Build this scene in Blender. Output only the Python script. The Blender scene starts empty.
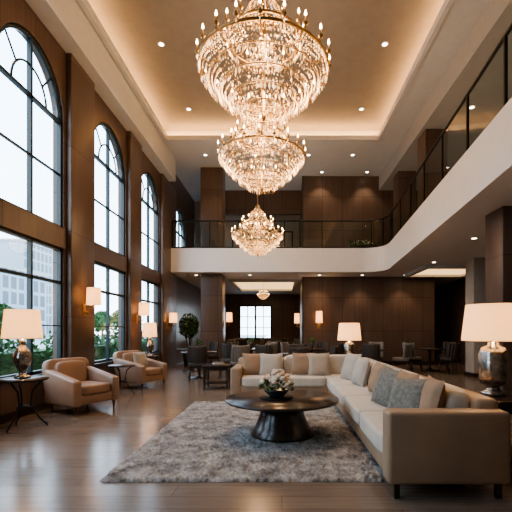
import bpy, bmesh, math, random
from mathutils import Matrix, Vector
random.seed(7)
S=bpy.context.scene
R=math.radians

# ---------------------------------------------------------------- materials
def newmat(name):
    m=bpy.data.materials.new(name); m.use_nodes=True
    nt=m.node_tree
    return m,nt,nt.nodes.get('Principled BSDF'),nt.nodes.get('Material Output')
def pmat(name,col,rough=.5,metal=0,var=.12,scale=6,stretch=(1,1,1),bump=0,bscale=80,coat=0,emit=None,es=0,sheen=0):
    m,nt,b,o=newmat(name)
    b.inputs['Roughness'].default_value=rough; b.inputs['Metallic'].default_value=metal
    b.inputs['Coat Weight'].default_value=coat
    b.inputs['Sheen Weight'].default_value=sheen
    tc=nt.nodes.new('ShaderNodeTexCoord'); mp=nt.nodes.new('ShaderNodeMapping')
    mp.inputs['Scale'].default_value=stretch
    nt.links.new(tc.outputs['Object'],mp.inputs[0])
    n=nt.nodes.new('ShaderNodeTexNoise'); n.inputs['Scale'].default_value=scale; n.inputs['Detail'].default_value=4
    nt.links.new(mp.outputs[0],n.inputs['Vector'])
    r=nt.nodes.new('ShaderNodeValToRGB')
    r.color_ramp.elements[0].position=.3; r.color_ramp.elements[1].position=.7
    r.color_ramp.elements[0].color=tuple(c*(1-var) for c in col)+(1,)
    r.color_ramp.elements[1].color=tuple(min(1,c*(1+var)) for c in col)+(1,)
    nt.links.new(n.outputs['Fac'],r.inputs[0]); nt.links.new(r.outputs[0],b.inputs['Base Color'])
    if bump:
        n2=nt.nodes.new('ShaderNodeTexNoise'); n2.inputs['Scale'].default_value=bscale
        nt.links.new(tc.outputs['Object'],n2.inputs['Vector'])
        bp=nt.nodes.new('ShaderNodeBump'); bp.inputs['Strength'].default_value=bump; bp.inputs['Distance'].default_value=.01
        nt.links.new(n2.outputs['Fac'],bp.inputs['Height']); nt.links.new(bp.outputs[0],b.inputs['Normal'])
    if emit:
        b.inputs['Emission Color'].default_value=emit+(1,); b.inputs['Emission Strength'].default_value=es
    return m
def emat(name,col,s):
    m,nt,b,o=newmat(name); nt.nodes.remove(b)
    e=nt.nodes.new('ShaderNodeEmission'); e.inputs[0].default_value=col+(1,); e.inputs[1].default_value=s
    nt.links.new(e.outputs[0],o.inputs[0]); return m
def panelmat(name,col,axis='xz',w=.78,h=1.3,rough=.35,seam=.35,mortar=.008,var=.15):
    m,nt,b,o=newmat(name)
    b.inputs['Roughness'].default_value=rough
    tc=nt.nodes.new('ShaderNodeTexCoord'); sp=nt.nodes.new('ShaderNodeSeparateXYZ'); cb=nt.nodes.new('ShaderNodeCombineXYZ')
    nt.links.new(tc.outputs['Object'],sp.inputs[0])
    i={'x':0,'y':1,'z':2}
    nt.links.new(sp.outputs[i[axis[0]]],cb.inputs[0]); nt.links.new(sp.outputs[i[axis[1]]],cb.inputs[1])
    br=nt.nodes.new('ShaderNodeTexBrick'); br.offset=0
    br.inputs['Scale'].default_value=1; br.inputs['Brick Width'].default_value=w; br.inputs['Row Height'].default_value=h
    br.inputs['Mortar Size'].default_value=mortar; br.inputs['Mortar Smooth'].default_value=.1
    br.inputs['Color1'].default_value=tuple(c*.88 for c in col)+(1,); br.inputs['Color2'].default_value=tuple(c*1.12 for c in col)+(1,)
    br.inputs['Mortar'].default_value=tuple(c*seam for c in col)+(1,)
    nt.links.new(cb.outputs[0],br.inputs['Vector'])
    mp=nt.nodes.new('ShaderNodeMapping'); mp.inputs['Scale'].default_value=(1,14,1) if axis[1]!='z' else (14,14,.8)
    nt.links.new(tc.outputs['Object'],mp.inputs[0])
    n=nt.nodes.new('ShaderNodeTexNoise'); n.inputs['Scale'].default_value=1.3; n.inputs['Detail'].default_value=5
    nt.links.new(mp.outputs[0],n.inputs['Vector'])
    r=nt.nodes.new('ShaderNodeValToRGB'); r.color_ramp.elements[0].position=.3; r.color_ramp.elements[1].position=.7
    r.color_ramp.elements[0].color=(1-var,)*3+(1,); r.color_ramp.elements[1].color=(1+var,)*3+(1,)
    nt.links.new(n.outputs['Fac'],r.inputs[0])
    mx=nt.nodes.new('ShaderNodeMix'); mx.data_type='RGBA'; mx.blend_type='MULTIPLY'; mx.inputs[0].default_value=1
    nt.links.new(br.outputs['Color'],mx.inputs[6]); nt.links.new(r.outputs[0],mx.inputs[7])
    nt.links.new(mx.outputs[2],b.inputs['Base Color'])
    bp=nt.nodes.new('ShaderNodeBump'); bp.inputs['Strength'].default_value=.25; bp.inputs['Distance'].default_value=.01; bp.invert=True
    nt.links.new(br.outputs['Fac'],bp.inputs['Height']); nt.links.new(bp.outputs[0],b.inputs['Normal'])
    return m
def glassmat(name,tint=(1,1,1),k=.35,base=.02):
    m,nt,b,o=newmat(name); nt.nodes.remove(b)
    t=nt.nodes.new('ShaderNodeBsdfTransparent'); t.inputs[0].default_value=tint+(1,)
    g=nt.nodes.new('ShaderNodeBsdfGlossy'); g.inputs['Roughness'].default_value=.02
    lw=nt.nodes.new('ShaderNodeLayerWeight'); lw.inputs[0].default_value=.5
    pw=nt.nodes.new('ShaderNodeMath'); pw.operation='POWER'; pw.inputs[1].default_value=5
    ma=nt.nodes.new('ShaderNodeMath'); ma.operation='MULTIPLY_ADD'; ma.inputs[1].default_value=k; ma.inputs[2].default_value=base
    nt.links.new(lw.outputs['Facing'],pw.inputs[0]); nt.links.new(pw.outputs[0],ma.inputs[0])
    mx=nt.nodes.new('ShaderNodeMixShader')
    nt.links.new(ma.outputs[0],mx.inputs[0]); nt.links.new(t.outputs[0],mx.inputs[1]); nt.links.new(g.outputs[0],mx.inputs[2])
    nt.links.new(mx.outputs[0],o.inputs[0]); return m
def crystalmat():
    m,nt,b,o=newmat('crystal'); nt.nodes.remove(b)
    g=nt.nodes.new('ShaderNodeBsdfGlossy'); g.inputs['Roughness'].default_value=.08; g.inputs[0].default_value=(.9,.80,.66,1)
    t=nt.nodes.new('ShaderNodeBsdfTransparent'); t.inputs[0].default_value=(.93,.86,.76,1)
    e=nt.nodes.new('ShaderNodeEmission'); e.inputs[0].default_value=(1,.64,.31,1)  # crystals give no light themselves; emission, random per piece, paints in lit sparkle
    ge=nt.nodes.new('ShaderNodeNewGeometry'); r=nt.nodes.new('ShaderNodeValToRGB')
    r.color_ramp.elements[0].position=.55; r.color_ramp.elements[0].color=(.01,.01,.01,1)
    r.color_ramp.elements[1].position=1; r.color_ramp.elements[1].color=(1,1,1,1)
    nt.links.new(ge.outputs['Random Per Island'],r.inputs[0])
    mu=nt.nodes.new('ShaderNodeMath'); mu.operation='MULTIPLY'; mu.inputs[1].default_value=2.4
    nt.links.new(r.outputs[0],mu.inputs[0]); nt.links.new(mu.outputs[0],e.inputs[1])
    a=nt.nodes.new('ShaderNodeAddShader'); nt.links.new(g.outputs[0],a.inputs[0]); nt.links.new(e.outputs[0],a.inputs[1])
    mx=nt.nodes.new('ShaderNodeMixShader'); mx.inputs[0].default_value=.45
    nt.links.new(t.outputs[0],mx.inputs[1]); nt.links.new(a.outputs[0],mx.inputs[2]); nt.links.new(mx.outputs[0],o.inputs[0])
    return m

BR=(.125,.080,.060)
wood_xz=panelmat('brown_panel_xz',BR,'xz')
wood_yz=panelmat('brown_panel_yz',BR,'yz')
wood_pil=panelmat('brown_pilaster',(.135,.092,.072),'yz',w=50,h=1.6)
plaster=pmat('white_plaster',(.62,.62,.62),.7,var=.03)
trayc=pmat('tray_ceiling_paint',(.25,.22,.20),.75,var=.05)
ceilm=pmat('ceiling_paint',(.42,.41,.39),.8,var=.03)
fascia=pmat('fascia_white',(.80,.80,.81),.6,var=.02)
beige=pmat('beige_wall',(.42,.36,.30),.7,var=.05)
dark=pmat('dark_frame',(.012,.030,.038),.35,var=.1)
black=pmat('black_metal',(.012,.011,.010),.35,metal=.3,var=.1)
espresso=pmat('espresso_wood',(.030,.018,.013),.28,var=.3,scale=3,stretch=(1,12,1),coat=.2)
tan=pmat('tan_leather',(.38,.265,.175),.5,var=.08,scale=4,bump=.15,bscale=120)
brownl=pmat('taupe_leather',(.34,.225,.160),.45,var=.10,scale=4,bump=.15,bscale=120)
cream=pmat('cream_fabric',(.62,.56,.48),.85,var=.05,scale=8,bump=.3,bscale=300,sheen=.2)
greyf=pmat('grey_fabric',(.20,.185,.17),.85,var=.1,bump=.3,bscale=300)
pil_l=pmat('pillow_linen',(.48,.43,.37),.85,var=.08,bump=.3,bscale=250)
pil_g=pmat('pillow_greygreen',(.20,.195,.17),.7,var=.3,scale=30,bump=.3,bscale=250)
pil_b=pmat('pillow_tan',(.36,.24,.155),.8,var=.12,bump=.3,bscale=250)
gold=pmat('antique_gold',(.55,.36,.17),.3,metal=1,var=.15)
silver=pmat('mercury_glass',(.42,.38,.34),.22,metal=.9,var=.45,scale=22)
ceramic=pmat('ceramic_bowl',(.05,.06,.06),.2,var=.2)
leafm=pmat('leaf_green',(.06,.13,.035),.6,var=.4,scale=20)
hedgem=pmat('hedge_green',(.07,.15,.05),.7,var=.5,scale=3)
rosem=pmat('rose_cream',(.78,.66,.54),.7,var=.15,scale=30)
rosep=pmat('rose_peach',(.70,.42,.28),.7,var=.15,scale=30)
crystal=crystalmat()
bulbm=emat('bulb_glow',(1,.60,.26),28)
cove=emat('cove_led',(1,.53,.20),32)
coffer=emat('coffer_glow',(1,.62,.30),1.7)
dlm=emat('downlight_glow',(1,.82,.6),14)
glass=glassmat('clear_glass'); railglass=glassmat('rail_glass',(.78,.86,.86),.6,.06)
def shadem():
    m,nt,b,o=newmat('lamp_shade_linen'); nt.nodes.remove(b)
    d=nt.nodes.new('ShaderNodeBsdfDiffuse'); d.inputs[0].default_value=(.85,.74,.58,1)
    t=nt.nodes.new('ShaderNodeBsdfTranslucent'); t.inputs[0].default_value=(.9,.70,.46,1)
    mx=nt.nodes.new('ShaderNodeMixShader'); mx.inputs[0].default_value=.5
    e=nt.nodes.new('ShaderNodeEmission'); e.inputs[0].default_value=(1,.61,.29,1); e.inputs[1].default_value=.8
    a=nt.nodes.new('ShaderNodeAddShader')
    nt.links.new(d.outputs[0],mx.inputs[1]); nt.links.new(t.outputs[0],mx.inputs[2])
    nt.links.new(mx.outputs[0],a.inputs[0]); nt.links.new(e.outputs[0],a.inputs[1]); nt.links.new(a.outputs[0],o.inputs[0]); return m
shade=shadem()

# ---------------------------------------------------------------- mesh builder
class MB:
    def __init__(s): s.v=[];s.f=[];s.m=[];s.sm=[];s.mats=[];s.T=Matrix()
    def mi(s,mat):
        if mat not in s.mats: s.mats.append(mat)
        return s.mats.index(mat)
    def add(s,vs,fs,mat,smooth=False,M=None):
        o=len(s.v); T=s.T@M if M is not None else s.T
        s.v+= [tuple(T@Vector(v)) for v in vs]
        k=s.mi(mat)
        for f in fs: s.f.append(tuple(i+o for i in f)); s.m.append(k); s.sm.append(smooth)
    def box(s,x0,x1,y0,y1,z0,z1,mat,r=0,M=None,segs=3):
        if r<=0:
            vs=[(x0,y0,z0),(x1,y0,z0),(x1,y1,z0),(x0,y1,z0),(x0,y0,z1),(x1,y0,z1),(x1,y1,z1),(x0,y1,z1)]
            fs=[(0,3,2,1),(4,5,6,7),(0,1,5,4),(1,2,6,5),(2,3,7,6),(3,0,4,7)]
            s.add(vs,fs,mat,False,M); return
        bm=bmesh.new(); bmesh.ops.create_cube(bm,size=1)
        for v in bm.verts: v.co=Vector(((x0+x1)/2+v.co.x*(x1-x0),(y0+y1)/2+v.co.y*(y1-y0),(z0+z1)/2+v.co.z*(z1-z0)))
        bmesh.ops.bevel(bm,geom=list(bm.edges),offset=r,segments=segs,profile=.5,affect='EDGES')
        bm.verts.index_update()
        s.add([v.co[:] for v in bm.verts],[tuple(v.index for v in f.verts) for f in bm.faces],mat,True,M); bm.free()
    def lathe(s,prof,cx,cy,mat,seg=24,M=None,smooth=True,sx=1,sy=1):
        vs=[];fs=[];n=len(prof)
        for (r,z) in prof:
            for i in range(seg):
                a=2*math.pi*i/seg; vs.append((cx+r*sx*math.cos(a),cy+r*sy*math.sin(a),z))
        for j in range(n-1):
            for i in range(seg):
                k=(i+1)%seg; fs.append((j*seg+i,j*seg+k,(j+1)*seg+k,(j+1)*seg+i))
        if prof[0][0]>1e-4: fs.append(tuple(range(seg))[::-1])
        if prof[-1][0]>1e-4: fs.append(tuple((n-1)*seg+i for i in range(seg)))
        s.add(vs,fs,mat,smooth,M)
    def open_lathe(s,prof,cx,cy,mat,seg=32,M=None):
        vs=[];fs=[];n=len(prof)
        for (r,z) in prof:
            for i in range(seg):
                a=2*math.pi*i/seg; vs.append((cx+r*math.cos(a),cy+r*math.sin(a),z))
        for j in range(n-1):
            for i in range(seg):
                k=(i+1)%seg; fs.append((j*seg+i,j*seg+k,(j+1)*seg+k,(j+1)*seg+i))
        s.add(vs,fs,mat,True,M)
    def tube(s,pts,r,mat,seg=6,M=None,closed=False):
        P=[Vector(p) for p in pts]; n=len(P); vs=[];fs=[]
        for i,p in enumerate(P):
            if closed: t=P[(i+1)%n]-P[i-1]
            else: t=P[min(i+1,n-1)]-P[max(i-1,0)]
            t.normalize()
            up=Vector((0,0,1)) if abs(t.z)<.95 else Vector((1,0,0))
            a=t.cross(up).normalized(); b=a.cross(t)
            rr=r[i] if isinstance(r,(list,tuple)) else r
            for k in range(seg):
                an=2*math.pi*k/seg; vs.append(tuple(p+(a*math.cos(an)+b*math.sin(an))*rr))
        for i in range(n if closed else n-1):
            j=(i+1)%n
            for k in range(seg):
                l=(k+1)%seg; fs.append((i*seg+k,i*seg+l,j*seg+l,j*seg+k))
        if not closed: fs.append(tuple(range(seg))[::-1]); fs.append(tuple((n-1)*seg+k for k in range(seg)))
        s.add(vs,fs,mat,True,M)
    def sbox(s,c,size,mat,p=5,n=8,M=None):
        vs=[];fs=[]
        for ax in range(3):
            for sg in (-1,1):
                o=len(vs)
                for i in range(n+1):
                    for j in range(n+1):
                        q=[0,0,0]; q[ax]=sg; q[(ax+1)%3]=-1+2*i/n; q[(ax+2)%3]=-1+2*j/n
                        l=sum(abs(t)**p for t in q)**(1/p)
                        vs.append(tuple(c[k]+q[k]/l*size[k]/2 for k in range(3)))
                for i in range(n):
                    for j in range(n):
                        a=o+i*(n+1)+j; f=(a,a+n+1,a+n+2,a+1)
                        fs.append(f if sg>0 else f[::-1])
        s.add(vs,fs,mat,True,M)
    def pillow(s,w,h,t,mat,M,n=12):
        vs=[];fs=[]
        for sg in (-1,1):
            o=len(vs)
            for i in range(n+1):
                for j in range(n+1):
                    u=-1+2*i/n; v=-1+2*j/n
                    th=((1-abs(u)**3.0)*(1-abs(v)**3.0))**.6*t/2
                    k=1-.07*(1-abs(v)**2)*abs(u); k2=1-.07*(1-abs(u)**2)*abs(v)
                    vs.append((u*w/2*k,sg*th,v*h/2*k2))
            for i in range(n):
                for j in range(n):
                    a=o+i*(n+1)+j; f=(a,a+n+1,a+n+2,a+1)
                    fs.append(f if sg<0 else f[::-1])
        s.add(vs,fs,mat,True,M)
    def octa(s,c,r,h,mat,rot=0):
        x,y,z=c; ca=math.cos(rot)*r; sa=math.sin(rot)*r
        s.add([(x,y,z+h),(x+ca,y+sa,z),(x-sa,y+ca,z),(x-ca,y-sa,z),(x+sa,y-ca,z),(x,y,z-h)],
              [(0,1,2),(0,2,3),(0,3,4),(0,4,1),(5,2,1),(5,3,2),(5,4,3),(5,1,4)],mat)
    def prism(s,poly,z0,z1,mat,M=None):
        n=len(poly)
        vs=[(p[0],p[1],z0) for p in poly]+[(p[0],p[1],z1) for p in poly]
        fs=[tuple(range(n))[::-1],tuple(range(n,2*n))]+[(i,(i+1)%n,n+(i+1)%n,n+i) for i in range(n)]
        s.add(vs,fs,mat,False,M)
    def leaf(s,c,l,w,mat):
        a=random.uniform(0,6.28); b=random.uniform(-1.2,1.2)
        d=Vector((math.cos(a)*math.cos(b),math.sin(a)*math.cos(b),math.sin(b)))
        e=d.cross(Vector((random.uniform(-1,1),random.uniform(-1,1),random.uniform(.2,1)))).normalized()
        c=Vector(c)
        s.add([tuple(c-d*l/2),tuple(c+e*w/2),tuple(c+d*l/2),tuple(c-e*w/2)],[(0,1,2,3)],mat)
    def build(s,name,loc=(0,0,0),rz=0):
        me=bpy.data.meshes.new(name); me.from_pydata(s.v,[],s.f)
        for m in s.mats: me.materials.append(m)
        me.polygons.foreach_set('material_index',s.m); me.polygons.foreach_set('use_smooth',s.sm); me.update()
        o=bpy.data.objects.new(name,me); o.location=loc; o.rotation_euler=(0,0,rz)
        S.collection.objects.link(o); return o
def dup(o,loc,rz=0,sc=1):
    n=bpy.data.objects.new(o.name.split('.')[0],o.data); n.location=loc; n.rotation_euler=(0,0,rz); n.scale=(sc,)*3
    S.collection.objects.link(n); return n
def light(kind,name,loc,e,col=(1,.74,.50),size=.1,parent=None,rot=(0,0,0),**k):
    l=bpy.data.lights.new(name,kind); l.energy=e; l.color=col
    if kind!='AREA': l.shadow_soft_size=size
    else: l.size=size
    for a,b in k.items(): setattr(l,a,b)
    o=bpy.data.objects.new(name,l); o.location=loc; o.rotation_euler=rot; S.collection.objects.link(o)
    if parent: o.parent=parent
    return o

# ---------------------------------------------------------------- dims
XL=-4.05; XR=7.2; YB=-2.6; YF=22.0; H=7.3; HT=7.75
BZ0,BZ1=3.41,4.26; BY=13.5; WY=14.7; WX0=.80
def edgeX(y): return 2.87+(y-4.74)*.0902

# floor
m,nt,b,o=newmat('polished_floor')
tc=nt.nodes.new('ShaderNodeTexCoord')
br=nt.nodes.new('ShaderNodeTexBrick'); br.inputs['Scale'].default_value=1; br.inputs['Brick Width'].default_value=1.8; br.inputs['Row Height'].default_value=.22
br.inputs['Mortar Size'].default_value=.003; br.inputs['Color1'].default_value=(.20,.152,.118,1); br.inputs['Color2'].default_value=(.235,.18,.14,1); br.inputs['Mortar'].default_value=(.12,.09,.07,1)
nt.links.new(tc.outputs['Object'],br.inputs['Vector'])
mp=nt.nodes.new('ShaderNodeMapping'); mp.inputs['Scale'].default_value=(1.2,14,1); nt.links.new(tc.outputs['Object'],mp.inputs[0])
n=nt.nodes.new('ShaderNodeTexNoise'); n.inputs['Scale'].default_value=2; n.inputs['Detail'].default_value=6; nt.links.new(mp.outputs[0],n.inputs['Vector'])
r=nt.nodes.new('ShaderNodeValToRGB'); r.color_ramp.elements[0].position=.3; r.color_ramp.elements[1].position=.7
r.color_ramp.elements[0].color=(.85,.85,.85,1); r.color_ramp.elements[1].color=(1.1,1.1,1.1,1); nt.links.new(n.outputs['Fac'],r.inputs[0])
mx=nt.nodes.new('ShaderNodeMix'); mx.data_type='RGBA'; mx.blend_type='MULTIPLY'; mx.inputs[0].default_value=1
nt.links.new(br.outputs['Color'],mx.inputs[6]); nt.links.new(r.outputs[0],mx.inputs[7]); nt.links.new(mx.outputs[2],b.inputs['Base Color'])
n2=nt.nodes.new('ShaderNodeTexNoise'); n2.inputs['Scale'].default_value=1.5; nt.links.new(tc.outputs['Object'],n2.inputs['Vector'])
mr=nt.nodes.new('ShaderNodeMapRange'); mr.inputs[3].default_value=.16; mr.inputs[4].default_value=.30
nt.links.new(n2.outputs['Fac'],mr.inputs[0]); nt.links.new(mr.outputs[0],b.inputs['Roughness'])
b.inputs['Coat Weight'].default_value=.2; b.inputs['Coat Roughness'].default_value=.15
floorm=m
q=MB(); q.box(XL-.3,XR+.2,YB-.2,YF+.2,-.2,0,floorm); q.build('floor')

# ---------------------------------------------------------------- left wall with windows
wins=[(-.05,1.7),(2.65,4.4),(5.35,7.05),(8.1,9.85),(10.8,12.55),(14.3,16.0)]
SILL,SP0,SP1,SPR,TOP=.62,2.85,3.22,5.2,6.15
q=MB(); xo,xi=XL-.2,XL
edges=[YB]+[e for w in wins for e in w]+[YF]
for i in range(0,len(edges),2):
    q.box(xo,xi,edges[i],edges[i+1],0,H+.6,wood_yz)
    if edges[i+1]-edges[i]<2.6:
        q.box(xi,xi+.10,edges[i]+.08,edges[i+1]-.08,0,6.55,wood_pil,.01)
def archpts(y0,y1,zs,zt,n=20):
    c=(y0+y1)/2;rr=(y1-y0)/2
    return [(c-rr*math.cos(math.pi*i/n),zs+(zt-zs)*math.sin(math.pi*i/n)) for i in range(n+1)]
for k,(a,bb) in enumerate(wins):
    if k<5: q.box(xo,xi,a,bb,0,SILL,wood_yz); q.box(xo,xi+.03,a,bb,SP0,SP1,wood_yz)
    else: q.box(xo,xi,a,bb,0,4.35,wood_yz)
    ap=archpts(a,bb,SPR,TOP)
    vs=[];fs=[]
    for (y,z) in ap:
        vs+= [(xo,y,z),(xi,y,z),(xi,y,H+.6),(xo,y,H+.6)]
    for i in range(len(ap)-1):
        o1=i*4;o2=o1+4
        fs+=[(o1+1,o2+1,o2+2,o1+2),(o1,o1+3,o2+3,o2),(o1,o2,o2+1,o1+1),(o1+3,o1+2,o2+2,o2+3)]
    q.add(vs,fs,wood_yz)
q.build('wall_left')
for k,(a,bb) in enumerate(wins):
    q=MB(); x0,x1=XL-.10,XL-.03; t=.05; c=(a+bb)/2
    def fr(y0,y1,z0,z1,d=0): q.box(x0+d,x1-d,y0,y1,z0,z1,dark)
    gx=(x0+x1)/2
    if k<5:
        fr(a,a+t,SILL,SP0);fr(bb-t,bb,SILL,SP0);fr(a,bb,SILL,SILL+t);fr(a,bb,SP0-t,SP0)
        fr(c-.025,c+.025,SILL,SP0); fr(a,bb,2.2,2.25); fr(a,bb,1.42,1.44,.02)
        q.box(gx-.003,gx+.003,a+t,bb-t,SILL+t,SP0-t,glass)
        zb=SP1
    else: zb=4.35
    fr(a,a+t,zb,SPR);fr(bb-t,bb,zb,SPR);fr(a,bb,zb,zb+t);fr(c-.025,c+.025,zb,TOP-.03);fr(a,bb,SPR-.05,SPR)
    if k<5: fr(a,bb,4.20,4.23,.015)
    ap=archpts(a+.03,bb-.03,SPR,TOP-.03); q.tube([(gx,y,z) for y,z in ap],.04,dark,6)
    ap2=archpts(a+.42,bb-.42,SPR,SPR+.48); q.tube([(gx,y,z) for y,z in ap2],.018,dark,6)
    for an in (45,135):
        rr=(bb-a)/2; q.tube([(gx,c+.45*math.cos(R(an)),SPR+.45*math.sin(R(an))),(gx,c+rr*.97*math.cos(R(an)),SPR+.93*math.sin(R(an)))],.016,dark,6)
    ap=archpts(a,bb,SPR,TOP)
    pts=[(gx,a,zb)]+[(gx,y,z) for y,z in ap]+[(gx,bb,zb)]
    q.add(pts,[tuple(range(len(pts)))],glass)
    if k<5: q.box(XL-.02,XL+.06,a,bb,SILL-.04,SILL,espresso,.01)
    q.build('window_%d'%(k+1))
    for (z0,z1) in (((SILL,SP0),(SP1,TOP)) if k<5 else ((4.35,TOP),)):
        l=light('AREA','daylight_portal',(XL-.22,c,(z0+z1)/2),1,size=1,rot=(0,R(-90),0)); l.data.shape='RECTANGLE'
        l.data.size=z1-z0; l.data.size_y=bb-a; l.data.cycles.is_portal=True

q=MB(); q.box(XR,XR+.2,YB,YF,0,H+.6,wood_yz); q.build('wall_right')
q=MB(); q.box(XL-.3,XR+.2,YB-.2,YB,0,H+.6,beige); q.build('wall_front')
q=MB(); wx0,wx1,wz0,wz1=-2.45,-.62,.85,2.75
q.box(XL,wx0,YF,YF+.2,0,BZ0,wood_xz);q.box(wx1,XR,YF,YF+.2,0,BZ0,wood_xz);q.box(wx0,wx1,YF,YF+.2,0,wz0,wood_xz);q.box(wx0,wx1,YF,YF+.2,wz1,BZ0,wood_xz)
q.box(XL,XR,YF,YF+.2,BZ0,H+.6,beige); q.build('wall_back')
q=MB()
for i in range(5):
    x=wx0+(wx1-wx0)*i/4; w_=.05 if i in (0,2,4) else .02; q.box(x-w_,x+w_,YF-.02,YF+.1,wz0,wz1,dark)
for i in range(4):
    z=wz0+(wz1-wz0)*i/3; w_=.05 if i in (0,3) else .02; q.box(wx0-.03,wx1+.03,YF-.02,YF+.1,z-w_,z+w_,dark)
q.box(wx0,wx1,YF+.05,YF+.06,wz0,wz1,glass); q.build('window_7')
q=MB(); q.box(WX0,5.9,WY,WY+2.2,0,BZ0,wood_xz); q.box(WX0,XR,WY,WY+2.2,BZ1,H,wood_xz)
q.box(WX0-.02,WX0+.02,WY-.02,WY+.02,0,H,espresso); q.build('wall_core')
q=MB(); q.box(WX0-.01,5.9,WY-.02,WY,0,.14,espresso); q.build('baseboard_core')
q=MB(); q.box(XL,XL+.03,YB,YF,0,.12,espresso); q.build('baseboard_left')
q=MB(); q.box(XL,WX0,17.6,17.8,BZ1,H,beige); q.box(-2.6,WX0,16.2,16.4,6.3,H,wood_xz); q.build('wall_upper_recess')
q=MB()
for i,x in enumerate((-1.9,-.7,.1)):
    q.box(x-.4,x+.4,17.5,17.58,4.9,5.9,black); q.box(x-.34,x+.34,17.48,17.5,4.96,5.84,beige)
q.build('framed_panel_set')

# ---------------------------------------------------------------- ceiling with tray
tx0,tx1,ty0,ty1=-3.65,3.07,.6,11.9
q=MB(); t=.5
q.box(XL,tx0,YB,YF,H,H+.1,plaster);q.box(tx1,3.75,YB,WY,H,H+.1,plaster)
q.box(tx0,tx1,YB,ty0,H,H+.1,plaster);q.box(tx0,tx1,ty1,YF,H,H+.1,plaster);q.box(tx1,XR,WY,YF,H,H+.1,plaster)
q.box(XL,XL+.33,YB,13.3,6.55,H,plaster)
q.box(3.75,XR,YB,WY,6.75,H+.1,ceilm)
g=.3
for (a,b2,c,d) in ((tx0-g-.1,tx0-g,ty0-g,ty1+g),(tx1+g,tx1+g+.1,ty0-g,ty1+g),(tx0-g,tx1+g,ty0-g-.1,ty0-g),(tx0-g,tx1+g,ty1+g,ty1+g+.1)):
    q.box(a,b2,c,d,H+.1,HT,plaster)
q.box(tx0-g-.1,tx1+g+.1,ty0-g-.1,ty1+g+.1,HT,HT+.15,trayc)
q.build('ceiling')
q=MB()
w=.07
q.box(tx0-.02,tx0+w,ty0,ty1,H-.03,H+.13,plaster);q.box(tx1-w,tx1+.02,ty0,ty1,H-.03,H+.13,plaster)
q.box(tx0,tx1,ty1-w,ty1+.02,H-.03,H+.11,plaster);q.box(tx0,tx1,ty0-.02,ty0+w,H-.03,H+.13,plaster)
q.build('trim_1')
q=MB()
q.box(tx0-.2,tx0-.1,ty0,ty1,H+.1,H+.115,cove);q.box(tx1+.1,tx1+.2,ty0,ty1,H+.1,H+.115,cove)
q.box(tx0,tx1,ty1+.1,ty1+.2,H+.1,H+.15,cove)
q.build('cove_led_strip')

# ---------------------------------------------------------------- balcony slab
r_=.9
P1=Vector((edgeX(BY),BY)); d1=Vector((-1,0)); d2=Vector((-.0902,-1)).normalized()
A=P1+d1*r_; B=P1+d2*r_
corner=[]
for i in range(13):
    u=i/12; corner.append(tuple(A*(1-u)**2+P1*2*u*(1-u)+B*u*u))
path=[(XL,BY)]+corner+[(edgeX(YB),YB)]
q=MB(); poly=path+[(XR,YB),(XR,YF),(XL,YF)]; q.prism(poly[::-1],BZ0,BZ1,fascia); q.build('balcony_slab')
def resample(pts,step):
    out=[Vector(pts[0])]
    L=[Vector(p) for p in pts]
    for a,b2 in zip(L[:-1],L[1:]):
        l=(b2-a).length; n=max(1,round(l/step)) if l>step else 1
        for i in range(1,n+1): out.append(a+(b2-a)*i/n)
    return out
q=MB()
def offp(p,i,P):
    t=(P[min(i+1,len(P)-1)]-P[max(i-1,0)]).normalized(); n=Vector((-t.y,t.x)); 
    return p+n*.06
path2=[(XL+.14,BY)]+corner+[(edgeX(YB+.05),YB+.05)]
PP=resample(path2,1.25); PP=[offp(p,i,PP) for i,p in enumerate(PP)]
q.tube([(p.x,p.y,BZ1+.98) for p in PP],.028,black,8)
q.tube([(p.x,p.y,BZ1+.03) for p in PP],.03,black,6)
for i in range(len(PP)-1):
    a,b2=PP[i],PP[i+1]
    q.add([(a.x,a.y,BZ1+.05),(b2.x,b2.y,BZ1+.05),(b2.x,b2.y,BZ1+.96),(a.x,a.y,BZ1+.96)],[(0,1,2,3)],railglass)
    if (b2-a).length>.5 or i%4==0: q.box(a.x-.018,a.x+.018,a.y-.018,a.y+.018,BZ1,BZ1+.97,black)
q.build('glass_balustrade')

def column(x0,x1,y0,y1,z0,z1,mat=wood_xz):
    q=MB(); q.box(x0,x1,y0,y1,z0,z1,mat,.012); q.box(x0-.02,x1+.02,y0-.02,y1+.02,z0,z0+.12,espresso); q.build('square_column')
column(-2.98,-2.18,13.9,14.6,0,BZ0); column(-2.98,-2.18,13.9,14.6,BZ1,H)
column(3.66,4.2,6.3,6.85,0,BZ0); column(5.45,5.9,10.8,11.3,0,BZ0,beige)
column(3.85,4.45,10.2,10.8,BZ1,6.75); column(3.95,4.55,12.9,13.5,BZ1,6.75)

q=MB()
for (x0,x1,y0,y1) in ((4.7,6.6,12.2,14.0),(-2.0,.5,15.6,19.0)):
    for (a,b2,c,d) in ((x0-.15,x0,y0-.15,y1+.15),(x1,x1+.15,y0-.15,y1+.15),(x0,x1,y0-.15,y0),(x0,x1,y1,y1+.15)): q.box(a,b2,c,d,BZ0-.1,BZ0,plaster)
    q.box(x0,x1,y0,y1,BZ0-.02,BZ0,coffer)
q.build('lit_ceiling_coffer')

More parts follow.
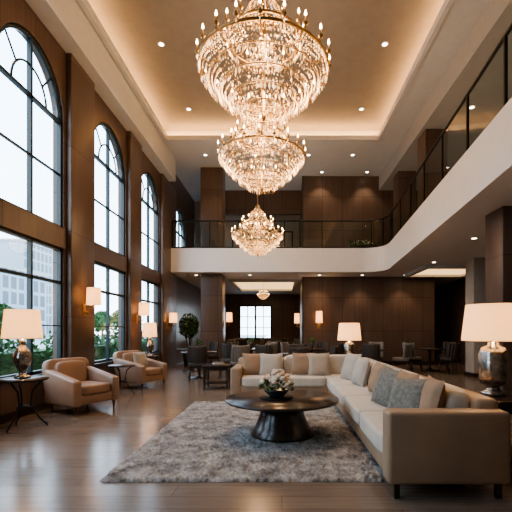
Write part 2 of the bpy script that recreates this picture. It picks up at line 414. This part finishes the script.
q=MB()
def dl(x,y,z,spot=0):
    q.lathe([(.075,z-.012),(.085,z)],x,y,plaster,16); q.lathe([(.0,z-.014),(.055,z-.0135)],x,y,dlm,12)
    if spot: light('SPOT','downlight_spot',(x,y,z-.05),spot,(1,.76,.52),.06,spot_size=R(95),spot_blend=.6)
for y in (3.5,6,8.5,11.0):
    dl(-2.7,y,HT,80); dl(2.3,y,HT,80)
for x in (-2.6,-.9,.9,2.4): dl(x,12.9,H,60)
for x,y in ((4.6,7),(4.6,9.2),(5.4,8),(5.6,11.3)): dl(x,y,6.75,40)
for x,y in ((4.3,4.5),(4.3,8.5),(4.6,11.5),(6.2,9)): dl(x,y,BZ0,45)
for x in (-3.2,-1.2,1.4,3.0,4.6): dl(x,14.2,BZ0,50)
for x,y in ((-3.2,16.5),(-3.2,19.5),(-.8,20),(1.9,19.5)): dl(x,y,BZ0,60)
for x in (-1.5,1.5,3.2): dl(x,14.3,H,60)
q.build('recessed_downlights')

# ---------------------------------------------------------------- chandelier
def chandelier():
    q=MB()
    def rad(z):
        t=max(0,min(1,(z-.04)/.64)); return .08+.78*t**.70
    lv=15
    for i in range(lv):
        z=.06+.62*i/(lv-1); rr=rad(z); n=max(6,int(2*math.pi*rr/.044))
        for k in range(n):
            a=2*math.pi*(k+.5*(i%2))/n
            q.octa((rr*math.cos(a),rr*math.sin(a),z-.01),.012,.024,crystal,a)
    for z in (.12,.24,.37,.52):
        rr=rad(z)+.02; q.tube([(rr*math.cos(a/20*math.pi),rr*math.sin(a/20*math.pi),z+.022) for a in range(40)],.011,gold,5,closed=True)
        n=int(rr*2*math.pi/.05)
        for k in range(n):
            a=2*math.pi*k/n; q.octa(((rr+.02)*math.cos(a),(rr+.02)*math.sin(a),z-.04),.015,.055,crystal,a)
    for (rr,z,n,t) in ((.87,.70,48,.02),(.50,1.10,32,.016),(.22,1.52,24,.012)):
        q.tube([(rr*math.cos(2*math.pi*a/n),rr*math.sin(2*math.pi*a/n),z) for a in range(n)],t,gold,6,closed=True)
        nn=int(rr*2*math.pi/.045)
        for k in range(nn):
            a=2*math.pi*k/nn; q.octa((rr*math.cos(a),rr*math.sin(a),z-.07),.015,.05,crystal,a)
    for (r0,z0,r1,z1,n) in ((.86,.70,.50,1.10,34),(.50,1.10,.22,1.52,26),(.22,1.52,.05,1.78,12)):
        for k in range(n):
            a=2*math.pi*k/n
            for j in range(1,13):
                u=j/13; rr=r0+(r1-r0)*u; z=z0+(z1-z0)*u-.07*math.sin(math.pi*u)
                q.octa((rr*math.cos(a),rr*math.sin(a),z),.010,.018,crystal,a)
    for k in range(220):
        z=random.uniform(.2,1.1); rm=rad(z)*.85 if z<.7 else .5*(1.3-z)
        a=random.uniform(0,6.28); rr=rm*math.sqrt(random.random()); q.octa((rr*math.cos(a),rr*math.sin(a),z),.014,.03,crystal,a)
    for (rb,rc,z,n) in ((.60,.90,.75,20),(.30,.54,1.16,12)):
        for k in range(n):
            a=2*math.pi*k/n; c,s=math.cos(a),math.sin(a)
            pts=[]
            for j in range(9):
                u=j/8; rr=rb+(rc-rb)*u; zz=z-.02-.09*math.sin(math.pi*u)+.02*u; pts.append((rr*c,rr*s,zz))
            q.tube(pts,.010,gold,5)
            q.lathe([(.0,z-.02),(.032,z),(.035,z+.012),(.012,z+.014),(.012,z+.09),(.0,z+.091)],rc*c,rc*s,gold,8)
            q.lathe([(.0,z+.09),(.015,z+.107),(.016,z+.12),(.006,z+.16),(0,z+.17)],rc*c,rc*s,bulbm,8)
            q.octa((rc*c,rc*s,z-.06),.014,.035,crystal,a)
    q.lathe([(0,.0),(.03,.03),(.035,.06),(.015,.09),(.02,1.0),(.04,1.2),(.02,1.4),(.05,1.6),(.03,1.75),(.015,1.85),(.015,2.0)],0,0,gold,12)
    q.octa((0,0,-.02),.03,.05,crystal)
    return q
ch=chandelier()
chm=None
def place(x,y,z,sc,zt):
    global chm
    if chm is None: chm=ch.build('crystal_chandelier',(x,y,z)); o=chm
    else: o=dup(chm,(x,y,z),0,sc)
    c=MB(); top=(zt-z)/sc
    c.tube([(0,0,1.95),(0,0,top-.02)],.012,gold,6); c.lathe([(.0,top-.1),(.07,top-.08),(.1,top)],0,0,gold,16)
    for k in range(int((top-2)/.07)):
        c.lathe([(.0,2+k*.07),(.022,2.02+k*.07),(.0,2.05+k*.07)],0,0,gold,6)
    cc=c.build('chain_and_canopy'); cc.parent=o
    light('POINT','chandelier_light',(0,0,1.15),130*sc*sc,(1,.66,.37),.35,parent=o)
    light('POINT','chandelier_glow',(0,0,.42),45*sc*sc,(1,.62,.32),.25,parent=o)
    return o
place(-.25,5.22,4.22,1,HT); place(-.42,7.86,4.22,1,HT); place(-.70,10.9,3.48,.82,HT)
place(-.85,17.2,2.72,.30,BZ0-.02)

# ---------------------------------------------------------------- lamps
def table_lamp(x,y,z,hb,rs,hs,base,e=14,style=0):
    q=MB()
    if style==0: prof=[(.0,0),(.09,0),(.09,.02),(.05,.04),(.035,.07),(.07,.13),(.10,.2),(.105,.26),(.08,.33),(.04,.38),(.03,.41),(.045,.43),(.02,.46),(.0,.47)]
    else: prof=[(.0,0),(.10,0),(.105,.03),(.06,.05),(.05,.08),(.105,.10),(.12,.15),(.12,.38),(.10,.42),(.05,.44),(.04,.47),(.0,.48)]
    k=hb/prof[-1][1]; kk=min(1.1,k)
    q.lathe([(r*kk,zz*k) for r,zz in prof],0,0,base,24)
    q.tube([(0,0,hb-.01),(0,0,hb+hs*.9)],.007,gold,6)
    q.open_lathe([(rs,hb),(rs*.86,hb+hs)],0,0,shade); q.open_lathe([(rs-.006,hb+.002),(rs*.86-.006,hb+hs-.002)],0,0,shade)
    q.tube([(rs*math.cos(i/16*math.pi),rs*math.sin(i/16*math.pi),hb) for i in range(32)],.004,gold,5,closed=True)
    o=q.build('table_lamp',(x,y,z+.002)); light('POINT','bulb_light',(0,0,hb+hs*.5),e,(1,.64,.34),.05,parent=o); return o
def round_table(x,y,r=.3,h=.68,name='side_table'):
    q=MB(); q.lathe([(0,h-.03),(r,h-.03),(r+.005,h-.015),(r,h),(0,h)],0,0,espresso,32)
    for k in range(3):
        a=2*math.pi*k/3+.4
        q.tube([(math.cos(a)*rr,math.sin(a)*rr,zz) for rr,zz in ((r*.95,.0),(r*.6,.12),(r*.25,.3),(r*.35,.5),(r*.75,h-.03))],.013,black,6)
    q.tube([(r*.3*math.cos(i/8*math.pi),r*.3*math.sin(i/8*math.pi),.28) for i in range(16)],.009,black,5,closed=True)
    return q.build(name,(x,y,0))
def square_table(x,y,w=.6,d=.5,h=.55):
    q=MB(); q.box(-w/2,w/2,-d/2,d/2,h-.04,h,espresso,.008); q.box(-w/2+.04,w/2-.04,-d/2+.04,d/2-.04,h-.12,h-.04,espresso)
    q.box(-w/2+.05,w/2-.05,-d/2+.05,d/2-.05,.12,.14,espresso)
    for sx in (-1,1):
        for sy in (-1,1):
            cx=sx*(w/2-.05);cy=sy*(d/2-.05); q.box(cx-.022,cx+.022,cy-.022,cy+.022,0,h-.04,espresso)
    return q.build('end_table',(x,y,0))
round_table(-3.60,5.3,.3,.68); table_lamp(-3.62,5.3,.68,.55,.245,.40,silver,16)
round_table(-3.35,7.95,.26,.62)
round_table(-3.55,10.2,.26,.66); table_lamp(-3.55,10.2,.66,.50,.19,.38,silver,12)
square_table(1.48,8.36,.6,.5,.68); table_lamp(1.48,8.36,.68,.44,.26,.38,silver,16,1)
square_table(2.28,3.75,.62,.62,.70); table_lamp(2.10,3.78,.70,.54,.29,.36,silver,14,1)
square_table(-1.5,8.85,.62,.55,.55)
q=MB(); q.box(-.13,.13,-.1,.1,0,.03,cream,.004); q.box(-.11,.11,-.08,.08,.03,.055,pil_g,.004); q.build('book_stack',(-1.48,8.85,.552),.3)

def sconce(x,y,z,rz,r=.14,h=.34,e=9):
    q=MB()
    q.box(-.05,.05,-.02,0,-.22,.02,gold,.006)
    q.tube([(0,-.02,-.12),(0,-.12,-.16),(0,-.2,-.12),(0,-.2,.02)],.011,gold,6)
    q.lathe([(0,-.02),(.03,0),(.02,.03),(.0,.05)],0,-.2,gold,10)
    q.open_lathe([(r,0),(r*.9,h)],0,-.2,shade); q.open_lathe([(r-.005,.002),(r*.9-.005,h-.002)],0,-.2,shade)
    o=q.build('wall_sconce',(x,y,z),rz); light('POINT','sconce_light',(0,-.2,h/2),e,(1,.62,.32),.05,parent=o); return o
sconce(XL+.10,7.57,1.85,R(90),e=14); sconce(XL+.10,10.33,1.75,R(90),e=14); sconce(XL+.1,13.1,1.6,R(90))
sconce(-2.18,14.25,1.65,R(90),.12,.36); sconce(1.42,WY,1.62,0,.13,.45,20); sconce(WX0,15.3,1.62,R(-90),.11,.4)

# ---------------------------------------------------------------- rug
m,nt,b,o=newmat('shag_rug'); b.inputs['Roughness'].default_value=.95
tc=nt.nodes.new('ShaderNodeTexCoord')
n=nt.nodes.new('ShaderNodeTexNoise'); n.inputs['Scale'].default_value=5; n.inputs['Detail'].default_value=9; n.inputs['Roughness'].default_value=.8
nt.links.new(tc.outputs['Object'],n.inputs['Vector'])
r=nt.nodes.new('ShaderNodeValToRGB'); r.color_ramp.elements[0].position=.38; r.color_ramp.elements[1].position=.62
r.color_ramp.elements[0].color=(.11,.10,.095,1); r.color_ramp.elements[1].color=(.50,.475,.45,1)
nt.links.new(n.outputs['Fac'],r.inputs[0]); nt.links.new(r.outputs[0],b.inputs['Base Color'])
rugm=m
rx0,rx1,ry0,ry1=-1.62,.98,3.37,7.05
q=MB(); nx,ny=170,240; vs=[];fs=[]
for j in range(ny+1):
    for i in range(nx+1):
        ed=i in(0,nx) or j in (0,ny)
        x=rx0+(rx1-rx0)*i/nx+random.uniform(-.006,.006); y=ry0+(ry1-ry0)*j/ny+random.uniform(-.006,.006)
        z=.002 if ed else .012+random.random()**1.5*.026
        if ed: x+=random.uniform(-.012,.012);y+=random.uniform(-.012,.012)
        vs.append((x,y,z))
for j in range(ny):
    for i in range(nx):
        a=j*(nx+1)+i; fs.append((a,a+1,a+nx+2,a+nx+1))
q.add(vs,fs,rugm,True); q.build('area_rug')

# ---------------------------------------------------------------- coffee table
q=MB()
q.lathe([(0,.405),(.60,.405),(.71,.42),(.72,.435),(.715,.45),(0,.45)],0,0,espresso,64)
q.lathe([(0,0),(.40,0),(.40,.02),(.34,.10),(.28,.25),(.26,.41),(0,.41)],0,0,espresso,48)
q.build('coffee_table',(.0,4.84,.038))
q=MB()
q.lathe([(0,0),(.20,0),(.22,.012),(.215,.018),(0,.018)],0,0,black,32)
q.lathe([(0,.018),(.09,.018),(.10,.03),(.15,.08),(.165,.11),(.155,.11),(.0,.06)],0,0,ceramic,28)
for k in range(46):
    a=random.uniform(0,6.28); u=math.sqrt(random.random()); rr=.19*u; z=.17+.17*(1-u*u)+random.uniform(-.02,.02)
    rm_=rosep if k%6==0 else rosem
    s_=random.uniform(.035,.05); q.sbox((rr*math.cos(a),rr*math.sin(a),z),(s_*1.6,s_*1.6,s_*1.3),rm_,2.2,4)
    q.sbox((rr*math.cos(a),rr*math.sin(a),z+s_*.35),(s_*.7,s_*.7,s_*.8),rm_,2.2,3)
for k in range(220):
    a=random.uniform(0,6.28); u=random.random(); rr=.22*math.sqrt(u); q.leaf((rr*math.cos(a),rr*math.sin(a),.10+.15*(1-u)+random.uniform(0,.05)),.07,.03,leafm)
q.build('flower_bowl',(-.07,4.84,.49))

# ---------------------------------------------------------------- sectional sofa
q=MB()
sy0=3.0; SX0,SX1=.86,1.80
q.box(SX0,SX1,sy0+.1,7.98,.14,.30,tan,.02); q.box(-.94,SX0+.05,7.12,7.98,.145,.30,tan,.02)
q.box(SX0-.02,SX1+.02,sy0,sy0+.20,.12,.70,tan,.035)
q.box(SX1-.20,SX1+.01,sy0+.15,8.0,.13,.78,tan,.05)
q.box(-.90,SX1,7.82,8.01,.13,.775,tan,.05)
q.box(-.97,-.77,7.10,8.02,.12,.64,tan,.04)
ys=[3.2,4.18,5.16,6.14,7.12]
for a,b2 in zip(ys[:-1],ys[1:]):
    q.sbox((( SX0+1.42)/2,(a+b2)/2,.375),(1.42-SX0+.06,b2-a+.01,.19),cream,9,10)
    q.sbox((1.49,(a+b2)/2,.63),(.24,b2-a-.01,.44),cream,5,8,M=Matrix.Translation((1.49,0,.6))@Matrix.Rotation(R(8),4,'Y')@Matrix.Translation((-1.49,0,-.6)))
q.sbox((1.15,7.46,.375),(.66,.70,.19),cream,9,10)
for a,b2 in ((-.77,.03),(.03,.83)):
    q.sbox(((a+b2)/2,7.44,.375),(b2-a+.01,.70,.19),cream,9,10)
    q.sbox(((a+b2)/2,7.73,.63),(b2-a-.01,.24,.44),cream,5,8)
q.sbox((1.2,7.73,.63),(.66,.24,.44),cream,5,8)
for (x,y) in ((.92,3.06),(1.74,3.06),(1.04,5.2),(1.74,5.2),(1.74,7.9),(-.88,7.2),(-.88,7.9),(.86,7.2)):
    q.box(x-.022,x+.022,y-.022,y+.022,0,.14,espresso)
q.build('sectional_sofa')
def pillow(x,y,z,w,mat,rz,tilt=-16,roll=0,h=None,name='throw_pillow'):
    q=MB(); M=Matrix.Rotation(R(tilt),4,'X')@Matrix.Rotation(R(roll),4,'Y')
    q.pillow(w,h or w,.16,mat,M)
    return q.build(name,(x,y,z),R(rz))
pillow(-.56,7.50,.68,.44,pil_b,8); pillow(-.22,7.44,.67,.46,pil_l,-6); pillow(.42,7.46,.69,.44,pil_b,-5); pillow(.72,7.42,.68,.46,pil_l,8)
pillow(1.22,6.75,.70,.50,pil_l,-70,-18); pillow(1.26,6.1,.69,.46,pil_l,-80); pillow(1.30,5.2,.69,.44,pil_b,-88)
pillow(1.24,4.45,.68,.48,pil_g,-72,-20,6); pillow(1.28,4.0,.68,.48,pil_b,-84); pillow(1.20,3.62,.67,.48,pil_g,-60,-22,-5); pillow(1.33,3.42,.70,.46,pil_b,-95,-14)

# ---------------------------------------------------------------- armchairs
def armchair():
    q=MB(); w=.88
    q.box(-w/2+.04,w/2-.04,-.40,.36,.16,.32,brownl,.03)
    q.sbox((0,-.06,.39),(w-.28,.72,.17),brownl,7,8)
    for sx in (-1,1):
        x0,x1=(sx*w/2,sx*(w/2-.15)) if sx<0 else (w/2-.15,w/2)
        bm=bmesh.new(); bmesh.ops.create_cube(bm,size=1)
        for v in bm.verts:
            y=-.43 if v.co.y<0 else .40; z=.15 if v.co.z<0 else (.56 if y<0 else .72)
            v.co=Vector((x0 if v.co.x<0 else x1,y,z))
        bmesh.ops.bevel(bm,geom=list(bm.edges),offset=.04,segments=4,profile=.5,affect='EDGES'); bm.verts.index_update()
        q.add([v.co[:] for v in bm.verts],[tuple(v.index for v in f.verts) for f in bm.faces],brownl,True); bm.free()
    M=Matrix.Translation((0,.36,.3))@Matrix.Rotation(R(-12),4,'X')
    q.sbox((0,.0,.28),(w-.04,.18,.62),brownl,6,10,M=M)
    q.sbox((0,-.11,.30),(w-.30,.14,.46),brownl,4,8,M=M)
    for (x,y) in ((-.36,-.36),(.36,-.36),(-.34,.34),(.34,.34)):
        q.lathe([(0,0),(.014,0),(.028,.17),(0,.17)],x,y,espresso,8)
    return q
ac=armchair().build('leather_armchair',(-3.36,6.40,0),R(62)); ac.scale=(.95,.95,.98); dup(ac,(-3.32,9.0,0),R(66),.97)
pillow(-3.36,9.02,.64,.40,pil_l,66,-16)

# ---------------------------------------------------------------- dining chairs / tables
def dchair(fab):
    q=MB()
    q.sbox((0,0,.45),(.48,.48,.11),fab,6,6)
    M=Matrix.Translation((0,.22,.45))@Matrix.Rotation(R(-8),4,'X')
    for k in range(-3,4):
        q.sbox((k*.067,-.02-abs(k)**2*.012,.25),(.11,.07,.48),fab,4,5,M=M)
    q.box(-.21,.21,-.2,.22,.36,.41,espresso)
    for sx in (-1,1):
        q.tube([(sx*.2,-.2,.38),(sx*.21,-.22,0)],[.022,.013],espresso,6); q.tube([(sx*.19,.2,.38),(sx*.2,.25,0)],[.022,.013],espresso,6)
    return q
def dtable(r=.5,h=.74):
    q=MB(); q.lathe([(0,h-.035),(r-.02,h-.035),(r,h-.02),(r,h),(0,h)],0,0,espresso,36)
    q.lathe([(0,0),(.27,0),(.27,.02),(.08,.05),(.045,.12),(.045,h-.1),(.12,h-.035),(0,h-.035)],0,0,espresso,20); return q
black_f=pmat('dark_fabric',(.06,.05,.044),.8)
dc_g=dchair(greyf).build('dining_chair',(-1.15,10.35,0),R(200))
dc_b=dchair(black_f).build('dining_chair',(-.45,10.6,0),R(160))
T=dtable().build('dining_table',(-1.0,12.3,0))
tabs=[(-1.0,12.3),(-2.95,12.5),(.95,12.2),(2.9,12.0),(-2.35,10.75),(-.3,15.1),(-1.9,17.6),(.5,18.9),(4.9,12.6),(-3.0,16.2),(.4,9.9)]
for i,(tx,ty) in enumerate(tabs):
    if i: dup(T,(tx,ty,0))
    for k in range(4):
        a=R(45+90*k+i*9)
        if i==4: a=R(10+90*k)
        if i==10: a=R(90*k)
        if i==1 and k in (2,3): continue
        cx,cy=tx+.80*math.cos(a),ty+.80*math.sin(a)
        if i==4 and k in (1,2): continue
        if i==10 and k in (2,): continue
        if cx<-3.55 or (13.5<cy<15 and -3.3<cx<-1.9) or (cy>14.3 and cx>.4 and cy<17.3): continue
        dup(dc_g if (i+k)%3==0 else dc_b,(cx,cy,0),a-R(90))

q=MB(); q.lathe([(0,0),(.04,0),(.045,.1),(.03,.16),(.035,.18),(0,.18)],0,0,ceramic,12)
for k in range(40): q.leaf((random.uniform(-.09,.09),random.uniform(-.09,.09),random.uniform(.18,.36)),.09,.035,leafm)
v=q.build('table_vase',(-2.35,10.75,.742)); dup(v,(.95,12.2,.742)); dup(v,(-1.0,12.3,.742))

q=MB(); q.lathe([(0,0),(.17,0),(.22,.45),(.24,.5),(.2,.5),(.18,.44),(0,.44)],0,0,ceramic,20)
for k in range(5):
    a=k*1.3; q.tube([(.02*math.cos(a),.02*math.sin(a),.44),(.1*math.cos(a),.1*math.sin(a),1.0),(.2*math.cos(a),.2*math.sin(a),1.5)],[.02,.014,.006],espresso,5)
for k in range(900):
    u=Vector((random.gauss(0,1),random.gauss(0,1),random.gauss(0,1))).normalized()*random.random()**.4
    q.leaf((u.x*.36,u.y*.36,1.5+u.z*.47),.16,.06,leafm)
q.build('potted_ficus',(-3.48,14.2,0))
q=MB(); q.box(-.5,.5,-.12,.12,0,.25,espresso,.01)
for k in range(160): q.leaf((random.uniform(-.5,.5),random.uniform(-.14,.14),.24+random.random()**1.3*.2),.12,.05,leafm)
for k in range(24): q.sbox((random.uniform(-.45,.45),random.uniform(-.12,.12),.3+random.random()*.15),(.05,.05,.05),rosem,2.2,3)
q.build('balcony_planter',(3.0,14.25,BZ1))

# ---------------------------------------------------------------- exterior
ground=pmat('pavement',(.35,.35,.34),.8,scale=1)
q=MB(); q.box(-90,XL-.3,-60,120,-.5,-.25,ground); q.build('exterior_ground')
q=MB(); q.box(XL,XR,YF+.2,60,-.5,-.25,ground); q.build('exterior_ground_rear')
bm1=panelmat('city_facade_a',(.10,.12,.14),'yz',w=2.2,h=3,rough=.6,seam=2.6,mortar=.35,var=.02)
bm2=panelmat('city_facade_b',(.12,.14,.16),'yz',w=1.6,h=2.6,rough=.6,seam=2.2,mortar=.28,var=.02)
for i,(x,y0,y1,h,mm) in enumerate(((-30,14,26,9,bm1),(-44,32,50,14,bm2),(-52,60,84,13,bm1),(-60,88,118,22,bm2),(-42,-10,10,13,bm2))):
    q=MB(); q.box(x-12,x,y0,y1,-.3,h,mm); q.box(x-12.2,x+.2,y0-.2,y1+.2,h,h+.5,ground); q.build('city_building')
q=MB()
for k in range(11000):
    y=random.uniform(-2,24); q.leaf((-6.6+random.uniform(-.5,.5),y,-.25+random.random()**.7*(1.5+.4*math.sin(y*1.7))),.16,.09,hedgem)
q.box(-6.9,-6.3,-2,24,-.25,.8,hedgem); q.build('hedge')
def tree(x,y,h):
    q=MB(); q.tube([(0,0,-.3),(.05,0,h*.4),(0,.1,h*.7)],[.12,.09,.04],espresso,8)
    for k in range(2000):
        u=Vector((random.gauss(0,1),random.gauss(0,1),random.gauss(0,1))).normalized()*random.random()**.4
        q.leaf((u.x*h*.28,u.y*h*.28,h*.7+u.z*h*.32),.3,.16,hedgem)
    q.build('street_tree',(x,y,0))
tree(-11,13.5,2.4);tree(-13,17.5,2.5);tree(-16,30,2.8);tree(-18,38,3.2);tree(-24,56,4.2)

# ---------------------------------------------------------------- world
w=bpy.data.worlds.new('overcast_sky'); S.world=w; w.use_nodes=True; nt=w.node_tree; bg=nt.nodes['Background']
tc=nt.nodes.new('ShaderNodeTexCoord'); sp=nt.nodes.new('ShaderNodeSeparateXYZ'); nt.links.new(tc.outputs['Generated'],sp.inputs[0])
r=nt.nodes.new('ShaderNodeValToRGB'); r.color_ramp.elements[0].position=.0; r.color_ramp.elements[0].color=(.76,.90,1,1)
r.color_ramp.elements[1].position=.8; r.color_ramp.elements[1].color=(.48,.72,1.0,1)
nt.links.new(sp.outputs[2],r.inputs[0]); nt.links.new(r.outputs[0],bg.inputs[0]); bg.inputs[1].default_value=6.5

# ---------------------------------------------------------------- camera
c=bpy.data.cameras.new('camera'); c.lens=380/512*36; c.sensor_width=36; c.shift_x=-26/512; c.shift_y=74/512; c.clip_start=.05; c.clip_end=400
o=bpy.data.objects.new('camera',c); o.location=(0,0,1.35); o.rotation_euler=(R(90),0,0); S.collection.objects.link(o); S.camera=o
S.view_settings.view_transform='AgX'; S.view_settings.look='AgX - Medium High Contrast'
